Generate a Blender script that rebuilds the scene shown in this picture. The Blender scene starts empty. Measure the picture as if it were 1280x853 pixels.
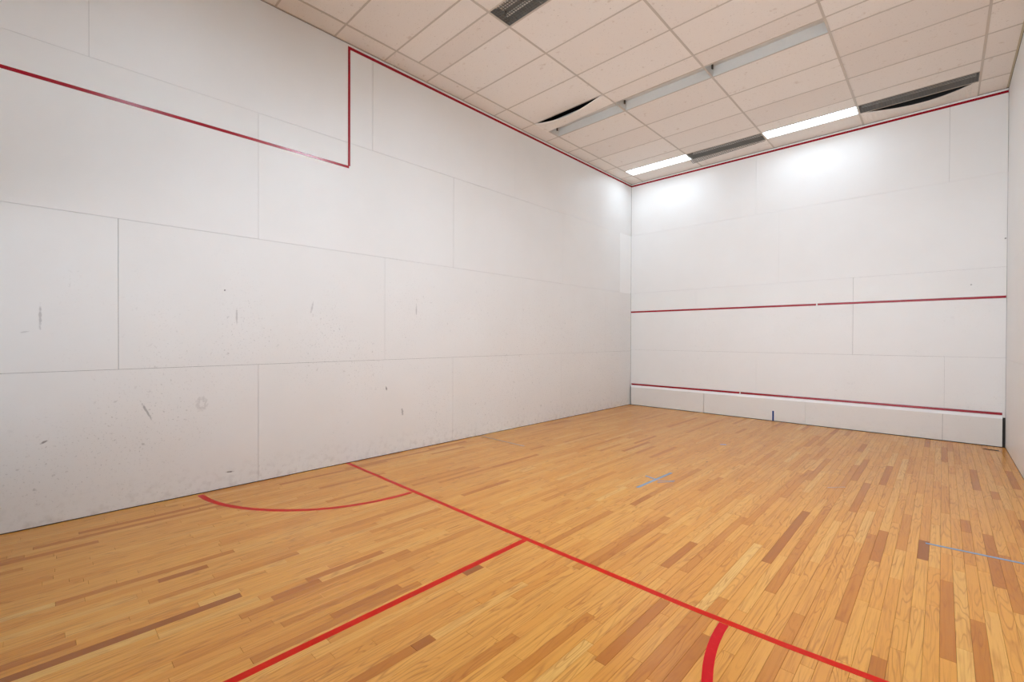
import bpy, bmesh, math, random
from mathutils import Matrix, Vector

# ------------------------------------------------------------------ camera
C = bpy.context.scene.collection
SC = bpy.context.scene
CAM = Vector((5.0125, 0.6877, 1.4664))
YAW, PITCH, ROLL, FPX = -0.763044, -0.0065699, 0.0034668, 562.70


def cam_axes():
    f0 = Vector((math.sin(YAW), math.cos(YAW), 0))
    r0 = Vector((math.cos(YAW), -math.sin(YAW), 0))
    F = f0 * math.cos(PITCH) + Vector((0, 0, 1)) * math.sin(PITCH)
    U0 = Vector((0, 0, 1)) * math.cos(PITCH) - f0 * math.sin(PITCH)
    R = r0 * math.cos(ROLL) + U0 * math.sin(ROLL)
    U = U0 * math.cos(ROLL) - r0 * math.sin(ROLL)
    return R, U, F


R_, U_, F_ = cam_axes()
cd = bpy.data.cameras.new('camera')
cam = bpy.data.objects.new('camera', cd)
C.objects.link(cam)
cam.matrix_world = Matrix((
    (R_.x, U_.x, -F_.x, CAM.x), (R_.y, U_.y, -F_.y, CAM.y), (R_.z, U_.z, -F_.z, CAM.z), (0, 0, 0, 1)))
cd.sensor_fit = 'HORIZONTAL'
cd.sensor_width = 36.0
cd.lens = FPX * 36.0 / 1280.0
cd.clip_start = 0.02
SC.camera = cam

# ------------------------------------------------------------------ world, light, exposure
LAMP = {'C': 10.0, 'A': 59.0, 'D': 14.5}      # radiance of the lit lamp panels, row by row (set for an even room; row A is added)
FILL = 75.0          # soft fill light added behind the opened lower back wall, W
la = bpy.data.lights.new('fill_light', 'AREA')
la.shape, la.size, la.size_y, la.energy, la.color = 'RECTANGLE', 5.2, 2.0, FILL, (0.88, 0.96, 1.06)
la.spread = math.radians(75)
lo_ = bpy.data.objects.new('fill_light', la)
C.objects.link(lo_)
lo_.location = (2.8, -1.3, 1.15)
lo_.rotation_euler = (math.radians(107), 0, 0)
world = bpy.data.worlds.new('world')
world.use_nodes = True
world.node_tree.nodes['Background'].inputs[0].default_value = (0.8, 0.85, 1, 1)
world.node_tree.nodes['Background'].inputs[1].default_value = 0.02
SC.world = world
SC.view_settings.view_transform = 'Standard'
SC.view_settings.look = 'None'
SC.view_settings.exposure = 0.0
SC.view_settings.gamma = 1.0
SC.view_settings.use_curve_mapping = False

# ------------------------------------------------------------------ dimensions (metres)
W, L, H = 5.639, 9.754, 4.885      # court width, length, height of the hung ceiling
DECK = 5.40                        # underside of the slab above the hung ceiling
random.seed(7)


# ------------------------------------------------------------------ helpers
def lin(r, g, b):
    f = lambda c: (c / 255 / 12.92) if c / 255 <= 0.04045 else ((c / 255 + 0.055) / 1.055) ** 2.4
    return (f(r), f(g), f(b), 1)


def link(name, me, mat=None, parent=None, loc=None):
    o = bpy.data.objects.new(name, me)
    C.objects.link(o)
    if mat is not None and me is not None and not me.materials:
        me.materials.append(mat)
    if parent is not None:
        o.parent = parent
    if loc is not None:
        o.location = loc
    return o


def mesh(name, bm, mat=None):
    me = bpy.data.meshes.new(name)
    bm.normal_update()
    bm.to_mesh(me)
    bm.free()
    if mat:
        me.materials.append(mat)
    return me


def obj(name, bm, mat, parent=None, loc=None):
    return link(name, mesh(name, bm, mat), None, parent, loc)


def box(bm, x0, x1, y0, y1, z0, z1):
    v = [bm.verts.new(p) for p in ((x0, y0, z0), (x1, y0, z0), (x1, y1, z0), (x0, y1, z0),
                                   (x0, y0, z1), (x1, y0, z1), (x1, y1, z1), (x0, y1, z1))]
    for f in ((0, 3, 2, 1), (4, 5, 6, 7), (0, 1, 5, 4), (1, 2, 6, 5), (2, 3, 7, 6), (3, 0, 4, 7)):
        bm.faces.new([v[i] for i in f])
    return v


def bbox(x0, x1, y0, y1, z0, z1, bev=0.0):
    bm = bmesh.new()
    box(bm, x0, x1, y0, y1, z0, z1)
    if bev:
        bmesh.ops.bevel(bm, geom=bm.edges[:], offset=bev, segments=1, affect='EDGES')
    return bm


def tube(bm, p0, p1, r, n=12):
    p0, p1 = Vector(p0), Vector(p1)
    d = p1 - p0
    m = Matrix.Translation((p0 + p1) / 2) @ d.to_track_quat('Z', 'Y').to_matrix().to_4x4()
    bmesh.ops.create_cone(bm, cap_ends=True, segments=n, radius1=r, radius2=r, depth=d.length, matrix=m)


def tag(o, label=None, cat=None, group=None, kind=None):
    if label: o['label'] = label
    if cat: o['category'] = cat
    if group: o['group'] = group
    if kind: o['kind'] = kind
    return o


def empty(name, loc, label, cat, group=None):
    o = bpy.data.objects.new(name, None)
    C.objects.link(o)
    o.location = loc
    o.empty_display_size = 0.1
    return tag(o, label, cat, group)


def structure(name, bm, mat):
    return tag(obj(name, bm, mat), kind='structure')


# ------------------------------------------------------------------ materials
class N:
    """tiny node graph writer"""
    def __init__(s, name):
        s.m = bpy.data.materials.new(name)
        s.m.use_nodes = True
        s.t = s.m.node_tree
        s.b = s.t.nodes['Principled BSDF']

    def n(s, kind, ins=None, **kw):
        x = s.t.nodes.new(kind)
        for k, v in kw.items():
            setattr(x, k, v)
        for k, v in (ins or {}).items():
            s.put(x.inputs[k], v)
        return x

    def put(s, sock, v):
        if isinstance(v, bpy.types.NodeSocket):
            s.t.links.new(v, sock)
        else:
            sock.default_value = v

    def math(s, op, a, b=0.0, c=0.0, clamp=False):
        x = s.n('ShaderNodeMath', operation=op, use_clamp=clamp)
        s.put(x.inputs[0], a)
        s.put(x.inputs[1], b)
        s.put(x.inputs[2], c)
        return x.outputs[0]

    def mix(s, f, a, b, blend='MIX'):
        x = s.n('ShaderNodeMix', data_type='RGBA', blend_type=blend)
        s.put(x.inputs[0], f)
        s.put(x.inputs[6], a)
        s.put(x.inputs[7], b)
        return x.outputs[2]

    def noise(s, vec, scale, detail=3.0, rough=0.5, dist=0.0):
        x = s.n('ShaderNodeTexNoise', {'Vector': vec, 'Scale': scale, 'Detail': detail, 'Roughness': rough,
                                      'Distortion': dist})
        return x.outputs['Fac']

    def ramp(s, f, a, b):
        x = s.n('ShaderNodeMapRange', {'Value': f, 'From Min': a, 'From Max': b})
        x.clamp = True
        return x.outputs[0]

    def bump(s, h, strength, dist=0.01):
        x = s.n('ShaderNodeBump', {'Height': h, 'Strength': strength, 'Distance': dist})
        s.put(s.b.inputs['Normal'], x.outputs[0])

    def set(s, **kw):
        for k, v in kw.items():
            s.put(s.b.inputs[k.replace('_', ' ')], v)
        return s.m


def plain(name, col, rough=0.5, metal=0.0, nscale=30.0, amt=0.06):
    g = N(name)
    pos = g.n('ShaderNodeNewGeometry').outputs['Position']
    f = g.noise(pos, nscale)
    dark = (col[0] * (1 - amt), col[1] * (1 - amt), col[2] * (1 - amt), 1)
    g.set(Base_Color=g.mix(f, col, dark), Roughness=rough, Metallic=metal)
    return g.m


def wall_material(name, marks=(), plane='x', speck=1.0, rough=0.42, dirt=0.2, base=(243, 242, 240)):
    """painted court panels: off-white, faint blotches, ball marks and scuffs in the playing zone"""
    g = N(name)
    pos = g.n('ShaderNodeNewGeometry').outputs['Position']
    sep = g.n('ShaderNodeSeparateXYZ', {0: pos})
    z = sep.outputs[2]
    col = lin(*base)
    blotch = g.ramp(g.noise(pos, 1.3, 4.0, 0.6), 0.35, 0.75)
    c = g.mix(g.math('MULTIPLY', blotch, 0.35), col, lin(235, 233, 229))
    # ball marks: small dull specks, most between knee and head height
    low = g.math('MULTIPLY', g.ramp(z, 2.6, 1.6), speck)
    area = g.ramp(g.noise(pos, 1.1, 2.0), 0.42, 0.68)
    if plane == 'x' and speck >= 1.0:      # the volley zone near the front of the left wall took most of the balls
        area = g.math('ADD', area, g.math('MULTIPLY', g.ramp(sep.outputs[1], 4.0, 6.0), 0.8), clamp=True)
    sp = g.ramp(g.noise(pos, 22.0, 2.0, 0.55), 0.66, 0.76)
    fine = g.ramp(g.noise(pos, 60.0, 2.0, 0.5), 0.62, 0.74)
    msk = g.math('MULTIPLY', g.math('MULTIPLY', g.math('ADD', sp, fine, clamp=True), area), low)
    c = g.mix(g.math('MULTIPLY', msk, 0.36), c, lin(120, 114, 110))
    # dirt kicked up along the foot of the wall
    foot = g.math('MULTIPLY', g.ramp(z, 0.30, 0.03), g.ramp(g.noise(pos, 16.0, 3.0), 0.5, 0.72))
    c = g.mix(g.math('MULTIPLY', foot, dirt), c, lin(140, 130, 122))
    h = sep.outputs[1] if plane == 'x' else sep.outputs[0]
    wob = g.math('SUBTRACT', g.noise(pos, 45.0, 2.0), 0.5)
    for (hc, zc, hw, hh, ang, st, ring) in marks:
        dh = g.math('SUBTRACT', h, hc)
        dz = g.math('SUBTRACT', z, zc)
        ca, sa = math.cos(ang), math.sin(ang)
        a = g.math('DIVIDE', g.math('ADD', g.math('MULTIPLY', dh, ca), g.math('MULTIPLY', dz, sa)), hw)
        b = g.math('DIVIDE', g.math('SUBTRACT', g.math('MULTIPLY', dz, ca), g.math('MULTIPLY', dh, sa)), hh)
        r = g.math('SQRT', g.math('ADD', g.math('MULTIPLY', a, a), g.math('MULTIPLY', b, b)))
        r = g.math('ADD', r, g.math('MULTIPLY', wob, 1.3))
        f = g.ramp(r, 1.0, 0.45)
        if ring:
            f = g.math('MULTIPLY', f, g.ramp(r, 0.25, 0.6))
        c = g.mix(g.math('MULTIPLY', f, st), c, lin(88, 80, 80))
    g.set(Base_Color=c, Roughness=rough)
    g.bump(g.noise(pos, 160.0, 2.0), 0.05, 0.002)
    return g.m


MARKS = [(1.322, 0.815, 0.10, 0.010, -1.15, 0.45, 0), (1.725, 0.84, 0.052, 0.075, 0, 0.26, 1),
         (0.70, 0.649, 0.028, 0.009, 0.5, 0.7, 0), (1.953, 0.153, 0.040, 0.008, -0.1, 0.8, 0),
         (3.895, 0.513, 0.016, 0.055, 0.1, 0.5, 0), (0.682, 1.62, 0.010, 0.11, 0, 0.35, 0),
         (2.016, 1.67, 0.010, 0.09, 0, 0.3, 0), (1.914, 1.919, 0.010, 0.010, 0, 0.9, 0),
         (3.664, 0.83, 0.012, 0.03, 0.2, 0.7, 0), (2.746, 1.79, 0.012, 0.08, -0.2, 0.25, 0),
         (4.105, 1.83, 0.012, 0.09, 0, 0.3, 0), (0.60, 1.50, 0.03, 0.008, 0.2, 0.2, 0)]
M_LEFT = wall_material('white_wall_panel_left', MARKS, 'x', 1.0)
M_FRONT = wall_material('white_wall_panel_front', [(5.623, 2.847, 0.012, 0.012, 0, 0.8, 0), (5.30, 2.243, 0.012, 0.012, 0, 0.5, 0)], 'y', 0.35, 0.42, 0.05)
M_KICK = wall_material('white_kick_board', (), 'y', 0.3, 0.42, 0.06, (236, 233, 228))  # base greyed so the face looks shaded below the lightened edge
M_RIGHT = wall_material('white_wall_panel_right', (), 'x', 0.4, 0.42, 0.12)
M_LIGHTENED = plain('lightened_white', lin(253, 253, 252), 0.35, amt=0.01)  # extra white that stands in for reflected and caught light
M_BACKING = plain('dark_wall_backing', lin(70, 66, 62), 0.9)
M_TILE = None


def tile_material():
    g = N('mineral_fibre_tile')
    pos = g.n('ShaderNodeNewGeometry').outputs['Position']
    pits = g.ramp(g.noise(pos, 55.0, 3.0, 0.6, 0.4), 0.36, 0.28)
    big = g.ramp(g.noise(pos, 11.0, 2.0, 0.5), 0.33, 0.22)
    info = g.n('ShaderNodeObjectInfo').outputs['Random']
    c = g.mix(info, lin(242, 234, 225), lin(235, 225, 215))
    c = g.mix(g.math('MULTIPLY', pits, 0.55), c, lin(170, 152, 135))
    c = g.mix(g.math('MULTIPLY', big, 0.4), c, lin(190, 165, 140))
    g.set(Base_Color=c, Roughness=0.9)
    g.bump(g.noise(pos, 90.0, 3.0), 0.35, 0.004)
    return g.m


M_TILE = tile_material()
M_TEE = plain('painted_steel_grid', lin(206, 194, 180), 0.55)
M_ANGLE = plain('yellowed_edge_angle', lin(205, 190, 160), 0.6, amt=0.25, nscale=6)
M_DECK = plain('dark_slab', lin(46, 42, 40), 0.95)
M_HOUSING = plain('white_enamel_housing', lin(225, 222, 216), 0.4)
M_SOCKET = plain('dark_lamp_socket', lin(74, 66, 58), 0.5)
M_TUBE = plain('white_unlit_tube', lin(240, 238, 232), 0.25)
M_LOUVER = plain('grey_eggcrate_louver', lin(132, 128, 122), 0.4)
M_DIMHOUSING = plain('shaded_lamp_housing', lin(150, 146, 138), 0.5)  # white housing greyed for the shade behind the louver


def lit_material(power):
    g = N('lit_diffuser')
    pos = g.n('ShaderNodeNewGeometry').outputs['Position']
    f = g.noise(pos, 120.0)
    g.set(Base_Color=(0.8, 0.8, 0.8, 1), Roughness=0.5, Emission_Color=g.mix(f, (0.81, 0.955, 1.10, 1), (0.80, 0.945, 1.09, 1)),
          Emission_Strength=power)
    return g.m


M_LIT = {k: lit_material(v) for k, v in LAMP.items()}


def paint(name, col, wear=0.25, rough=0.3, scale=25.0, spec=0.25):
    g = N(name)
    pos = g.n('ShaderNodeNewGeometry').outputs['Position']
    f = g.ramp(g.noise(pos, scale, 3.0, 0.6), 0.55, 0.75)
    lite = (min(1, col[0] * 1.3 + .02), col[1] * 1.6 + 0.012, col[2] * 1.4 + 0.006, 1)
    g.set(Base_Color=g.mix(g.math('MULTIPLY', f, wear), col, lite), Roughness=rough, Specular_IOR_Level=spec)
    return g.m


M_REDWALL = paint('dark_red_wall_paint', lin(158, 10, 34), 0.2, 0.22, 25.0, 0.5)
M_REDFLOOR = paint('red_floor_paint', lin(204, 28, 2), 0.4, 0.32, 25.0, 0.1)
M_BLUE = paint('blue_masking_tape', lin(24, 62, 128), 0.3, 0.6)
M_BLUEFADED = paint('faded_blue_tape', lin(124, 145, 166), 0.4, 0.5, 40.0)
M_BLUEGHOST = paint('worn_blue_tape_residue', lin(176, 138, 108), 0.4, 0.4, 40.0)
M_DEBRIS = plain('dark_debris', lin(58, 38, 24), 0.9)


def wood_material():
    """strip oak under varnish; every strip carries its own seed and tone"""
    g = N('varnished_oak_strip')
    pos = g.n('ShaderNodeNewGeometry').outputs['Position']
    seed = g.n('ShaderNodeAttribute', attribute_name='seed').outputs['Fac']
    tone = g.n('ShaderNodeAttribute', attribute_name='tone').outputs['Fac']
    off = g.n('ShaderNodeCombineXYZ', {0: g.math('MULTIPLY', seed, 37.0), 1: g.math('MULTIPLY', seed, 91.0),
                                       2: g.math('MULTIPLY', seed, 53.0)}).outputs[0]
    p = g.n('ShaderNodeVectorMath', {0: pos, 1: off}, operation='ADD').outputs[0]
    ramp = g.n('ShaderNodeValToRGB', {0: tone})
    e = ramp.color_ramp.elements
    e[0].position = 0.0
    e[0].color = lin(142, 78, 28)
    e[1].position = 1.0
    e[1].color = lin(227, 172, 92)
    for q, c in ((0.2, lin(184, 110, 38)), (0.45, lin(214, 142, 58)), (0.75, lin(224, 158, 72))):
        x = e.new(q)
        x.color = c
    c = ramp.outputs[0]
    # long streaks along the strip
    m1 = g.n('ShaderNodeMapping', {'Vector': p, 'Scale': (95.0, 2.2, 1.0)}).outputs[0]
    streak = g.noise(m1, 1.0, 4.0, 0.6)
    c = g.mix(g.ramp(streak, 0.48, 0.78), c, g.mix(0.55, c, lin(166, 96, 38)))
    # cathedral figure: distorted contour lines of a slow field
    m2 = g.n('ShaderNodeMapping', {'Vector': p, 'Scale': (11.0, 1.0, 1.0)}).outputs[0]
    fld = g.noise(m2, 1.0, 2.0, 0.45, 0.35)
    rings = g.math('PINGPONG', g.math('MULTIPLY', fld, 26.0), 1.0)
    line = g.math('MULTIPLY', g.ramp(rings, 0.60, 0.98), g.ramp(g.noise(p, 3.0), 0.35, 0.6))
    c = g.mix(g.math('MULTIPLY', line, 0.5), c, lin(160, 92, 38))
    # open pores
    m3 = g.n('ShaderNodeMapping', {'Vector': p, 'Scale': (420.0, 14.0, 1.0)}).outputs[0]
    pores = g.ramp(g.noise(m3, 1.0, 1.0), 0.66, 0.8)
    c = g.mix(g.math('MULTIPLY', pores, 0.22), c, lin(120, 70, 32))
    # small dark knots here and there
    knots = g.ramp(g.noise(g.n('ShaderNodeMapping', {'Vector': p, 'Scale': (14.0, 6.0, 1.0)}).outputs[0], 1.0, 1.0), 0.80, 0.86)
    c = g.mix(g.math('MULTIPLY', knots, 0.7), c, lin(84, 46, 22))
    g.set(Base_Color=c, Roughness=g.math('ADD', 0.22, g.math('MULTIPLY', g.noise(pos, 2.0, 2.0), 0.06)),
          Specular_IOR_Level=0.33)
    g.bump(g.math('ADD', streak, g.math('MULTIPLY', pores, -0.6)), 0.05, 0.002)
    return g.m


M_WOOD = wood_material()

# ------------------------------------------------------------------ floor
floor = structure('floor', bbox(0, W, 0, L, -0.12, -0.019), M_DECK)
NS = 99
SW = W / NS
# strips read off the photograph: (strip number, start, end, tone 0 dark .. 1 pale)
FIXED = [(68, 2.43, 3.10, .2), (65, 3.45, 3.93, .2), (67, 3.48, 3.98, .34), (64, 2.06, 2.70, .3), (73, 3.97, 5.18, .14),
         (75, 3.6, 4.52, .3), (86, 4.74, 5.13, .04), (88, 3.55, 4.48, .25), (90, 5.55, 5.87, .25), (89, 3.2, 3.70, .97),
         (56, 1.90, 2.01, .12), (61, 1.86, 2.3, .33), (40, 1.58, 1.85, .2), (39, 1.79, 2.3, .22), (50, 2.5, 2.64, .06),
         (37, 0.4, 1.47, .07), (38, 0.4, 1.08, .96), (39, 1.08, 1.53, .9), (28, 1.17, 1.42, .15), (36, 1.28, 1.48, .92),
         (76, 6.5, 7.64, .25), (82, 6.9, 8.0, .9), (92, 4.6, 5.6, .22), (93, 4.3, 5.2, .28), (81, 4.2, 5.0, .3)]


def plank_bm(bm, x0, x1, y0, y1, seed, tone, ls, lt, dz):
    g, b = 0.00035, 0.0009
    x0, x1, y0, y1 = x0 + g, x1 - g, y0 + g, y1 - g
    lo = [bm.verts.new(q) for q in ((x0, y0, -0.019), (x1, y0, -0.019), (x1, y1, -0.019), (x0, y1, -0.019))]
    md = [bm.verts.new((v.co.x, v.co.y, dz - b)) for v in lo]
    tp = [bm.verts.new(q) for q in ((x0 + b, y0 + b, dz), (x1 - b, y0 + b, dz), (x1 - b, y1 - b, dz), (x0 + b, y1 - b, dz))]
    fs = [bm.faces.new(tp)]
    for i in range(4):
        j = (i + 1) % 4
        fs.append(bm.faces.new((lo[i], lo[j], md[j], md[i])))
        fs.append(bm.faces.new((md[i], md[j], tp[j], tp[i])))
    for f in fs:
        f[ls] = seed
        f[lt] = tone


def new_plank_bm():
    bm = bmesh.new()
    return bm, bm.faces.layers.float.new('seed'), bm.faces.layers.float.new('tone')


rnd = random.Random(21)
planks = []
for i in range(NS):
    fixed = sorted(q[1:] for q in FIXED if q[0] == i)
    y = 0.006
    spans = []
    for (a, b, t) in fixed + [(L - 0.045, None, None)]:
        if a - y > 0.02:
            n_ = max(1, round((a - y) / 0.78))
            cuts = [0.0] + sorted(min(0.97, max(0.03, (k + rnd.uniform(-0.36, 0.36)) / n_)) for k in range(1, n_)) + [1.0]
            for k in range(n_):
                t_ = rnd.gauss(0.62, 0.125)
                if rnd.random() < 0.06:
                    t_ = rnd.uniform(0.2, 0.36)
                spans.append((y + (a - y) * cuts[k], y + (a - y) * cuts[k + 1], min(1, max(0.1, t_))))
        if b is not None:
            spans.append((a, b, t))
            y = b
    for (a, b, t) in spans:
        planks.append((i * SW, (i + 1) * SW, a, b, rnd.random(), t))


def view_size(q):
    """rough area on the photograph, to choose which planks become single objects"""
    best = 0
    n_in = 0
    for s in (0.0, 0.25, 0.5, 0.75, 1.0):
        p = Vector(((q[0] + q[1]) / 2, q[2] + (q[3] - q[2]) * s, 0)) - CAM
        d = p.dot(F_)
        if d < 0.2:
            continue
        u, v = p.dot(R_) / d * FPX, p.dot(U_) / d * FPX
        if abs(u) < 640 and abs(v) < 426.5:
            n_in += 1
            best += SW * (q[3] - q[2]) / 5 * 1.466 / d ** 3
    return best


planks.sort(key=view_size, reverse=True)
for q in planks[:296]:
    bm, ls, lt = new_plank_bm()
    plank_bm(bm, *q, ls, lt, rnd.uniform(-0.0002, 0.0))
    obj('plank', bm, M_WOOD, floor)
bm, ls, lt = new_plank_bm()
for q in planks[296:]:
    plank_bm(bm, *q, ls, lt, rnd.uniform(-0.0002, 0.0))
tag(obj('plank_field', bm, M_WOOD, floor), kind='stuff')


def ribbon(pts, wid, z0, z1, closed=False):
    """flat painted stripe along a polyline on the floor"""
    bm = bmesh.new()
    lo, hi = [], []
    n_ = len(pts)
    for i, (x, y) in enumerate(pts):
        a = Vector(pts[max(0, i - 1)])
        b = Vector(pts[min(n_ - 1, i + 1)])
        d = (b - a).normalized()
        nrm = Vector((-d.y, d.x)) * wid / 2
        for s, arr in ((1, lo), (-1, hi)):
            arr.append((bm.verts.new((x + s * nrm.x, y + s * nrm.y, z0)), bm.verts.new((x + s * nrm.x, y + s * nrm.y, z1))))
    for i in range(n_ - 1):
        a, b, c, d = lo[i], lo[i + 1], hi[i], hi[i + 1]
        bm.faces.new((a[1], c[1], d[1], b[1]))
        bm.faces.new((a[0], a[1], b[1], b[0]))
        bm.faces.new((c[1], c[0], d[0], d[1]))
    for e in (0, n_ - 1):
        bm.faces.new((lo[e][0], hi[e][0], hi[e][1], lo[e][1]))
    bmesh.ops.recalc_face_normals(bm, faces=bm.faces[:])
    return bm


SY, RAD = 3.135, 1.432
zt = 0.0007
o = obj('painted_line', ribbon([(0.004, 3.156), (0.7, 3.148), (1.374, 3.141), (2.3, 3.132), (3.3, 3.130), (4.0, 3.128), (4.47, 3.144), (4.82, 3.170), (5.635, 3.20)], 0.042, 0.0001, zt), M_REDFLOOR, floor)
tag(o, 'red short line running across the wooden floor from wall to wall')
o = obj('painted_line', ribbon([(2.832, 3.110), (2.834, 2.4), (2.835, 1.2), (2.835, 0.01)], 0.045, 0.0001, zt), M_REDFLOOR, floor)
tag(o, 'red half-court line running from the short line towards the back of the floor')
arc = [(RAD * math.cos(a), SY - RAD * math.sin(a)) for a in [math.radians(t) for t in range(1, 91, 3)]]
arc = [(max(0.004, x * (0.966 + 0.034 * min(1, k / 10))), y) for k, (x, y) in enumerate(arc)]
o = obj('painted_line', ribbon(arc, 0.048, 0.0001, zt), M_REDFLOOR, floor)
tag(o, 'red quarter-circle service box line against the left wall')
arc = [(5.639 - 1.428 * math.cos(a), SY - 1.428 * math.sin(a)) for a in [math.radians(t) for t in range(1, 90, 3)]]
o = obj('painted_line', ribbon(arc, 0.046, 0.0001, zt), paint('crimson_floor_paint', lin(200, 16, 24), 0.4, 0.32, 25.0, 0.1), floor)
tag(o, 'crimson quarter-circle line curving down from the short line at lower right')

# ------------------------------------------------------------------ walls
TH = 0.012                                   # court panel thickness


def wall_shell(name, x0, x1, y0, y1, z0=0.0):
    return structure(name, bbox(x0, x1, y0, y1, z0, DECK), M_BACKING)


wall_left = wall_shell('wall_left', -0.15, -TH, -0.15, L + 0.15, -0.12)
wall_right = wall_shell('wall_right', W + TH, W + 0.15, -0.15, L + 0.15, -0.12)
wall_front = wall_shell('wall_front', -TH, W + TH, L + TH, L + 0.15, -0.12)
wall_back = structure('wall_back', bbox(-TH, W + TH, -0.15, 0, 2.25, DECK), M_RIGHT)  # lower part left open so the added fill light reaches in


def panels(wall, mat, face, rows, length, bold):
    """rows: (z0, z1, cuts); bold: {(row, cut or 'b')} joints that stand open"""
    for r, (z0, z1, cuts) in enumerate(rows):
        xs = [0.0] + list(cuts) + [length]
        for k in range(len(xs) - 1):
            a, b = xs[k], xs[k + 1]
            ga = 0.0015 if (r, k) in bold else rnd.uniform(0.0003, 0.0008)
            gb = 0.0015 if (r, k + 1) in bold else rnd.uniform(0.0003, 0.0008)
            gl = 0.0015 if (r, 'b', k) in bold else rnd.uniform(0.0005, 0.0011)
            gt = rnd.uniform(0.0005, 0.0010)
            pr = rnd.uniform(-0.0012, 0.0)
            if k == 0: ga = 0.001
            if k == len(xs) - 2: gb = 0.001
            lo_ = z0 + (gl if r else 0.0)
            if face == 'left':
                bm = bbox(-TH, pr, a + ga, b - gb, lo_, z1 - gt, 0.0006)
            elif face == 'right':
                bm = bbox(W - pr, W + TH, a + ga, b - gb, lo_, z1 - gt, 0.0006)
            else:
                bm = bbox(a + ga, b - gb, L - pr, L + TH, lo_, z1 - gt, 0.0006)
            obj('panel', bm, M_LIGHTENED if (face, r, k) == ('left', 2, 4) else mat, wall)  # narrow corner panel whitened to stand for a reflection


rowz = (0.006, 1.190, 2.460, 3.735, H - 0.004)
top = H - 0.004
panels(wall_left, M_LEFT, 'left', [
    (rowz[0], rowz[1], (2.209, 4.719, 7.229)), (rowz[1], rowz[2], (1.137, 3.640, 6.176, 8.69)),
    (rowz[2], rowz[3], (2.210, 4.726, 7.271, 9.275)), (rowz[3], top, (0.960, 3.473, 5.985, 8.5))], L - 0.001,
    {(0, 1), (0, 2), (1, 1), (2, 2), (3, 2), (1, 'b', 0), (1, 'b', 1), (1, 'b', 2), (2, 'b', 0), (2, 'b', 1), (2, 'b', 2),
     (3, 'b', 2), (3, 'b', 3), (3, 'b', 1)})
panels(wall_front, M_FRONT, 'front', [
    (0.402, 1.218, (2.543, 5.036)), (1.218, 2.462, (1.438, 3.963)), (2.462, 3.745, (2.9,)), (3.745, top, (2.522, 5.068))], W,
    {(1, 2)})
panels(wall_right, M_RIGHT, 'right', [
    (rowz[0], 1.2, (2.4, 4.9, 7.4)), (1.2, 2.46, (1.2, 3.7, 6.2, 8.7)), (2.46, 3.74, (2.4, 4.9, 7.4)),
    (3.74, top, (1.2, 3.7, 6.2, 8.7))], L - 0.001, {(1, 'b', 3), (3, 'b', 3)})


def wall_line(wall, boxes, label):
    bm = bmesh.new()
    for b in boxes:
        box(bm, *b)
    tag(obj('painted_line', bm, M_REDWALL, wall), label)


lt_ = 0.0012
zo, zs, zd = 4.838, 3.452, 2.052            # outline, stepped side line, service line
wall_line(wall_left, [(-0.0006, lt_, 0.02, 3.172, zs - 0.014, zs + 0.014), (-0.0006, lt_, 3.158, 3.186, zs + 0.014, zo - 0.018),
                      (-0.0006, lt_, 3.158, L - 0.001, zo - 0.018, zo + 0.016)],
          'red boundary line along the top of the left wall with a square step down')
wall_line(wall_front, [(0.002, W - 0.002, L - lt_, L + 0.0006, zo - 0.018, zo + 0.016)],
          'red line along the top of the front wall under the ceiling')
wall_line(wall_front, [(0.002, 3.462, L - lt_, L + 0.0006, zd - 0.018, zd + 0.015), (3.482, W - 0.004, L - lt_, L + 0.0006, zd - 0.016, zd + 0.017)],
          'red service line across the middle of the front wall')

# ------------------------------------------------------------------ tin: boards with a bevelled top along the foot of the front wall
tin = empty('kick_board', (W / 2, L, 0), 'low white board running along the foot of the front wall', 'board')
TY, TD = L, 0.036


def tin_piece(x0, x1):
    prof = [(TY - TD, 0.008), (TY - TD, 0.388), (TY - 0.0005, 0.388), (TY - 0.0005, 0.008)]
    return prism(prof, x0, x1)


def prism(prof, x0, x1):
    bm = bmesh.new()
    a = [bm.verts.new((x0 - W / 2, y - L, z)) for y, z in prof]
    b = [bm.verts.new((x1 - W / 2, y - L, z)) for y, z in prof]
    bm.faces.new(a)
    bm.faces.new(b[::-1])
    for i in range(len(a)):
        j = (i + 1) % len(a)
        bm.faces.new((a[i], b[i], b[j], a[j]))
    bmesh.ops.recalc_face_normals(bm, faces=bm.faces[:])
    return bm


tx = [0.028, 1.617, 3.323, 5.021, W - 0.028]
for k in range(4):
    g0 = 0.004 if k == 1 else 0.0012
    g1 = 0.004 if k == 0 else 0.0012
    obj('board', tin_piece(tx[k] + g0, tx[k + 1] - g1), M_KICK, tin)
tag(obj('bevel_edge', prism([(TY - TD, 0.3885), (TY - TD, 0.394), (TY - 0.006, 0.436), (TY - 0.0005, 0.436), (TY - 0.0005, 0.3885)], 0.028, W - 0.028), M_LIGHTENED, tin),  # lightened as if catching the light from above
    'white sloping top edge with its highlight in the colour')
bm = bmesh.new()
for a, b in ((0.028, 2.262), (2.285, W - 0.030)):
    box(bm, a - W / 2, b - W / 2, -0.014, -0.0012, 0.4365, 0.470)
tag(obj('top_strip', bm, M_REDWALL, tin), 'red strip along the top of the low board')

# ------------------------------------------------------------------ blue tape and debris
tape = obj('tape_strip', bbox(2.822, 2.849, L - TD - 0.0016, L - TD - 0.0002, 0.004, 0.182), M_BLUE)
tag(tape, 'short upright strip of bright blue tape on the low white board', 'tape')


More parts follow.
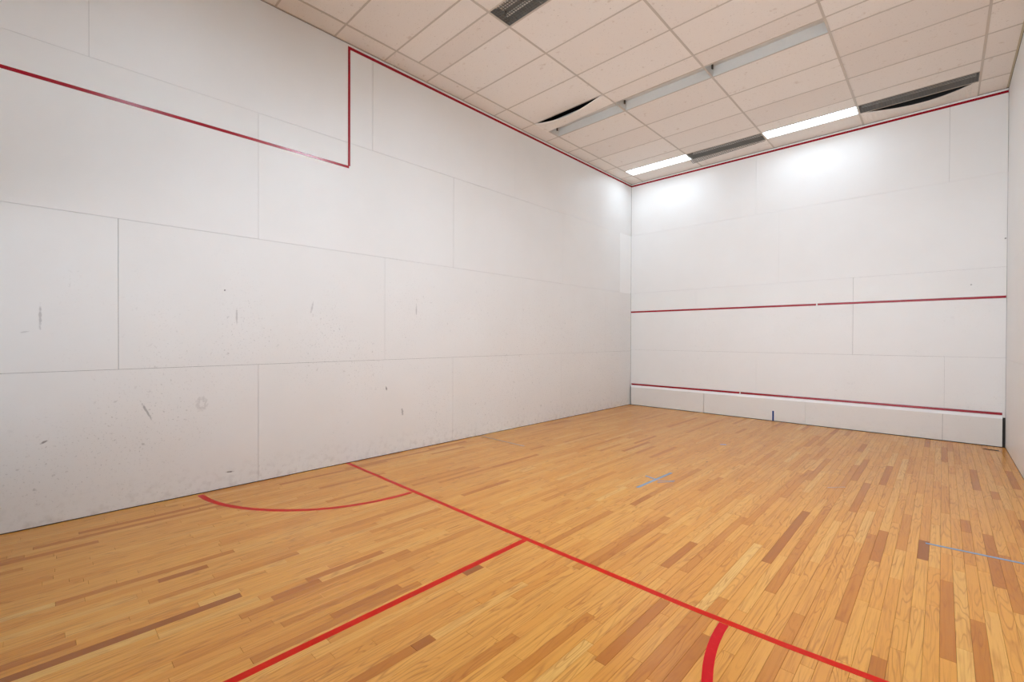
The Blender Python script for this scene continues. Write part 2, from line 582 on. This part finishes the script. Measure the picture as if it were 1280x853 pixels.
def floor_tape(pieces, label, mat, name='tape_strip'):
    bm = bmesh.new()
    for i, (x0, y0, x1, y1, w) in enumerate(pieces):
        t = ribbon([(x0, y0), ((x0 + x1) / 2, (y0 + y1) / 2), (x1, y1)], w, 0.0001, 0.0008 + 0.0003 * i)
        me = bpy.data.meshes.new('t')
        t.to_mesh(me)
        t.free()
        bm.from_mesh(me)
        bpy.data.meshes.remove(me)
    return tag(obj(name, bm, mat), label, 'tape')


floor_tape([(2.853, 4.735, 2.884, 5.44, 0.030), (2.735, 5.14, 2.87, 5.105, 0.024), (2.90, 5.075, 3.03, 5.195, 0.012),
            (2.925, 5.02, 3.035, 5.16, 0.010)],
           'blue tape cross stuck on the middle of the wooden floor', M_BLUEFADED, 'tape_cross')
floor_tape([(4.935, 5.082, W - 0.01, 5.152, 0.026)], 'long worn blue tape strip on the floor by the right wall', M_BLUEFADED)
floor_tape([(0.01, 5.228, 0.92, 5.212, 0.036)], 'faded brownish tape strip on the floor by the left wall', M_BLUEGHOST)
floor_tape([(2.795, 7.19, 2.858, 7.24, 0.035)], 'tiny faded blue tape scrap on the floor between the cross and the front wall', M_BLUEFADED)
floor_tape([(4.205, 6.05, 4.325, 6.19, 0.018)], 'short pale grey tape scrap on the floor right of the cross', M_BLUEGHOST)

bm = bmesh.new()
dr = random.Random(4)
bmesh.ops.create_icosphere(bm, subdivisions=3, radius=1)
for v in bm.verts:
    k = 0.55 + 0.5 * abs(math.sin(5 * v.co.x + 2.2) * math.cos(4 * v.co.y - 1)) + dr.uniform(-0.12, 0.12)
    v.co = Vector((v.co.x * 0.095 * k, v.co.y * 0.045 * k + 0.018 * math.sin(3 * v.co.x), max(0.0003, v.co.z * 0.008 * k)))
bmesh.ops.rotate(bm, verts=bm.verts[:], cent=(0, 0, 0), matrix=Matrix.Rotation(-0.55, 3, 'Z'))
bmesh.ops.translate(bm, verts=bm.verts[:], vec=(5.50, 9.41, 0))
tag(obj('debris_scrap', bm, M_DEBRIS), 'small dark scrap of debris on the floor in the far right corner', 'debris')

# ------------------------------------------------------------------ hung ceiling
ceiling = structure('ceiling', bbox(-0.15, W + 0.15, -0.15, L + 0.15, DECK, DECK + 0.12), M_DECK)
PX = [0.285, 1.550, 2.815, 4.080, 5.345]
DY = 0.6275
PY = [9.27 - DY * k for k in range(15)]           # cross tee lines, front to back
PY = PY[::-1]
XS = [0.004] + PX + [W - 0.004]
YS = [0.004] + PY + [L - 0.004]
T2 = 0.012                                        # half flange
A_, B_, C_, D_ = (4.25 - DY / 2, 4.25), (6.76 - DY / 2, 6.76), (9.27 - DY / 2, 9.27), (1.74 - DY / 2, 1.74)
FIX = {}                                          # (column, row letter) -> lamp kind
for c_ in (1, 2, 3):
    FIX[(c_, 'B')] = 'open'
FIX.update({(1, 'C'): 'lit', (2, 'C'): 'louver_hanging', (3, 'C'): 'lit', (4, 'C'): 'louver', (2, 'A'): 'louver_tubes',
            (2, 'D'): 'lit', (3, 'D'): 'lit', (3, 'A'): 'lit', (4, 'A'): 'lit'})
ROW = {'A': A_, 'B': B_, 'C': C_, 'D': D_}

# T-bars
for x in PX:
    bm = bbox(x - T2, x + T2, 0.004, L - 0.004, H - 0.003, H)
    box(bm, x - 0.001, x + 0.001, 0.004, L - 0.004, H, H + 0.035)
    obj('grid_bar', bm, M_TEE, ceiling)
tee_cache = {}


def tee(x0, x1, y):
    key = round(x1 - x0, 4)
    if key not in tee_cache:
        bm = bbox(0, x1 - x0, -0.0095, 0.0095, -0.0022, 0.0)
        box(bm, 0, x1 - x0, -0.001, 0.001, 0, 0.03)
        tee_cache[key] = mesh('grid_bar', bm, M_TEE)
    link('grid_bar', tee_cache[key], None, ceiling, (x0, y, H))


tile_cache = {}


def tile(x0, x1, y0, y1, dz=0.0, rx=0.0, ry=0.0):
    a, b = x1 - x0 - 0.008, y1 - y0 - 0.008
    key = (round(a, 3), round(b, 3))
    if key not in tile_cache:
        tile_cache[key] = mesh('ceiling_tile', bbox(-a / 2, a / 2, -b / 2, b / 2, 0, 0.015, 0.002), M_TILE)
    o_ = link('ceiling_tile', tile_cache[key], None, ceiling, ((x0 + x1) / 2, (y0 + y1) / 2, H + 0.001 + dz))
    o_.rotation_euler = (rx, ry, 0)
    return o_


def sagging_tile(x0, x1, y0, y1, near, far, n_=20):
    """bowed tile; near(s), far(s) give the drop of each long edge along s = 0..1"""
    bm = bmesh.new()
    g = 0.006
    rows_ = []
    for i in range(n_ + 1):
        s = i / n_
        x = x0 + g + (x1 - x0 - 2 * g) * s
        q = []
        for y, f in ((y0 + g, near), (y1 - g, far)):
            z = H + 0.001 - f(s)
            q += [bm.verts.new((x, y, z)), bm.verts.new((x, y, z + 0.015))]
        rows_.append(q)
    for p, q in zip(rows_, rows_[1:]):
        bm.faces.new((p[0], p[2], q[2], q[0]))
        bm.faces.new((p[1], q[1], q[3], p[3]))
        bm.faces.new((p[0], q[0], q[1], p[1]))
        bm.faces.new((p[2], p[3], q[3], q[2]))
    for q in (rows_[0], rows_[-1]):
        bm.faces.new((q[0], q[1], q[3], q[2]))
    bmesh.ops.recalc_face_normals(bm, faces=bm.faces[:])
    return tag(obj('ceiling_tile', bm, M_TILE, ceiling), 'ceiling tile bowed down out of its grid')


bow = lambda s: math.sin(math.pi * s)
for ci in range(len(XS) - 1):
    x0, x1 = XS[ci], XS[ci + 1]
    for ri in range(len(YS) - 1):
        y0, y1 = YS[ri], YS[ri + 1]
        if ri + 1 < len(YS) - 1:
            tee(x0 + (T2 if ci else 0), x1 - T2, y1)
        letter = next((k for k, v in ROW.items() if abs(v[1] - y1) < 0.01), None)
        if letter and 1 <= ci <= 4:
            ym = ROW[letter][0]
            tee(x0 + T2, x1 - T2, ym)
            if letter == 'B' and ci == 1:
                sagging_tile(x0, x1, y0, ym, lambda s: 0.012 + 0.085 * bow(min(1, s * 1.02)), lambda s: 0.035 * (1 - s) ** 2 + 0.012 * bow(s))
            else:
                tile(x0, x1, y0, ym, 0, 0, rnd.uniform(-0.001, 0.001))
            if (ci, letter) not in FIX:
                tile(x0, x1, ym, y1)
        elif ri == len(YS) - 2 and ci == 4:
            sagging_tile(x0, x1, y0, y1, lambda s: 0.004 + 0.085 * bow(s) * (0.75 + 0.5 * s), lambda s: 0.01 * s)
        else:
            tile(x0, x1, y0, y1)
# wall angles around the edge
for (a, b, c_, d) in ((0.001, 0.018, 0.02, L - 0.02), (W - 0.022, W - 0.002, 0.02, L - 0.02)):
    obj('edge_angle', bbox(a, b, c_, d, H - 0.003, H - 0.0005), M_ANGLE if a > 1 else M_TEE, ceiling)
for (c_, d) in ((0.003, 0.02), (L - 0.018, L - 0.002)):
    obj('edge_angle', bbox(0.02, W - 0.024, c_, d, H - 0.003, H - 0.0005), M_TEE, ceiling)


# ------------------------------------------------------------------ ceiling lights
def housing_bm(lx, ly, dep):
    """open steel tray: four sides and a back, 1 mm sheet, mouth downwards"""
    bm = bmesh.new()
    t = 0.001
    box(bm, -lx / 2, lx / 2, -ly / 2, ly / 2, dep, dep + t)
    box(bm, -lx / 2, lx / 2, -ly / 2, -ly / 2 + t, 0.0, dep)
    box(bm, -lx / 2, lx / 2, ly / 2 - t, ly / 2, 0.0, dep)
    box(bm, -lx / 2, -lx / 2 + t, -ly / 2 + t, ly / 2 - t, 0.0, dep)
    box(bm, lx / 2 - t, lx / 2, -ly / 2 + t, ly / 2 - t, 0.0, dep)
    return bm


def louver_bm(lx, ly, pitch=0.031, h=0.009, t=0.0015):
    bm = bmesh.new()
    nx, ny = round(lx / pitch), round(ly / pitch)
    for i in range(nx + 1):
        x = -lx / 2 + lx * i / nx
        box(bm, x - t / 2, x + t / 2, -ly / 2, ly / 2, 0, h)
    for j in range(ny + 1):
        y = -ly / 2 + ly * j / ny
        w = 0.004 if j in (0, ny) else t
        box(bm, -lx / 2, lx / 2, y - w / 2, y + w / 2, 0.0002, h - 0.0002)
    return bm


CACHE = {}


def cached(key, make, mat):
    if key not in CACHE:
        CACHE[key] = mesh(key, make(), mat)
    return CACHE[key]


def light(ci, letter, kind, label, group):
    x0, x1 = XS[ci] + 0.013, XS[ci + 1] - 0.013
    y0, y1 = ROW[letter][0] + 0.011, ROW[letter][1] - 0.011
    lx, ly = x1 - x0, y1 - y0
    dep = 0.13
    t = empty('ceiling_light', ((x0 + x1) / 2, (y0 + y1) / 2, H + 0.0005), label, 'ceiling light', group)
    hk = 'shaded_housing' if 'louver' in kind else 'white_housing'
    link('housing', cached(hk, lambda: housing_bm(lx, ly, dep), M_DIMHOUSING if 'louver' in kind else M_HOUSING), None, t)
    if kind == 'lit':
        link('diffuser', cached('diffuser_' + letter, lambda: bbox(-lx / 2 + 0.004, lx / 2 - 0.004, -ly / 2 + 0.004, ly / 2 - 0.004, 0, 0.004, 0.001), M_LIT[letter]), None, t, (0, 0, LIT_Z))
        return t
    # ballast cover, sockets, tubes
    def cover():
        bm = bmesh.new()
        a = [(-0.05, dep - 0.001), (-0.03, dep - 0.035), (0.03, dep - 0.035), (0.05, dep - 0.001)]
        p = [bm.verts.new((-lx / 2 + 0.01, y, z)) for y, z in a]
        q = [bm.verts.new((lx / 2 - 0.01, y, z)) for y, z in a]
        for i in range(3):
            bm.faces.new((p[i], q[i], q[i + 1], p[i + 1]))
        bm.faces.new(p)
        bm.faces.new(q[::-1])
        bmesh.ops.recalc_face_normals(bm, faces=bm.faces[:])
        return bm
    link('ballast_cover', cached('ballast_cover', cover, M_HOUSING), None, t)
    for sx in (-1, 1):
        for sy in (-1, 1):
            link('lamp_socket', cached('lamp_socket', lambda: bbox(-0.009, 0.009, -0.014, 0.014, -0.03, 0.03, 0.003), M_SOCKET), None, t,
                 (sx * (lx / 2 - 0.011), sy * 0.085, dep - 0.032))
    if kind == 'open':
        return t
    def tube_bm():
        bm = bmesh.new()
        tube(bm, (-lx / 2 + 0.022, 0, 0), (lx / 2 - 0.022, 0, 0), 0.019, 14)
        return bm
    for sy in (-1, 1):
        link('lamp_tube', cached('lamp_tube', tube_bm, M_TUBE), None, t, (0, sy * 0.085, dep - 0.06))
    lv = link('louver', cached('louver', lambda: louver_bm(lx - 0.006, ly - 0.006), M_LOUVER), None, t, (0, 0, 0.002))
    if kind == 'louver_hanging':
        # the far left corner has dropped out of the frame
        lv.rotation_euler = (-0.22, -0.050, 0)
        lv.location = (0, -0.003, -0.030)
    return t


LIT_Z = 0.045
g_lit, g_open, g_lou = 'lit ceiling lights', 'open ceiling lights without lamps', 'unlit ceiling lights with louvers'
light(1, 'C', 'lit', 'lit white ceiling light nearest the far left corner', g_lit)
light(3, 'C', 'lit', 'larger-looking lit white ceiling light above the middle of the front wall', g_lit)
light(2, 'D', 'lit', 'added unseen lit ceiling light overhead by the camera, the one nearer the left wall', g_lit)  # unseen lamp added to help fill the room
light(3, 'D', 'lit', 'lit ceiling light overhead by the camera, the one nearer the right wall', g_lit)
light(3, 'A', 'lit', 'added unseen lit ceiling light above the top edge, beside the unlit light with white tubes', g_lit)  # added out of view to brighten walls and floor
light(4, 'A', 'lit', 'added unseen lit ceiling light above the top edge, nearest the right wall in its row', g_lit)  # second unseen lamp of this row, added for general fill
light(1, 'B', 'open', 'empty white light trough beside the sagging tile with the black gap', g_open)
light(2, 'B', 'open', 'empty white light trough, middle one of the row of three', g_open)
light(3, 'B', 'open', 'empty white light trough, rightmost and longest-looking of the row of three', g_open)
light(2, 'C', 'louver_hanging', 'unlit ceiling light with a hanging grey louver between the two lit ones', g_lou)
light(4, 'C', 'louver', 'unlit ceiling light with grey louver above the right end of the front wall', g_lou)
light(2, 'A', 'louver_tubes', 'unlit ceiling light with white tubes behind a louver, cut off by the top edge', g_lou)
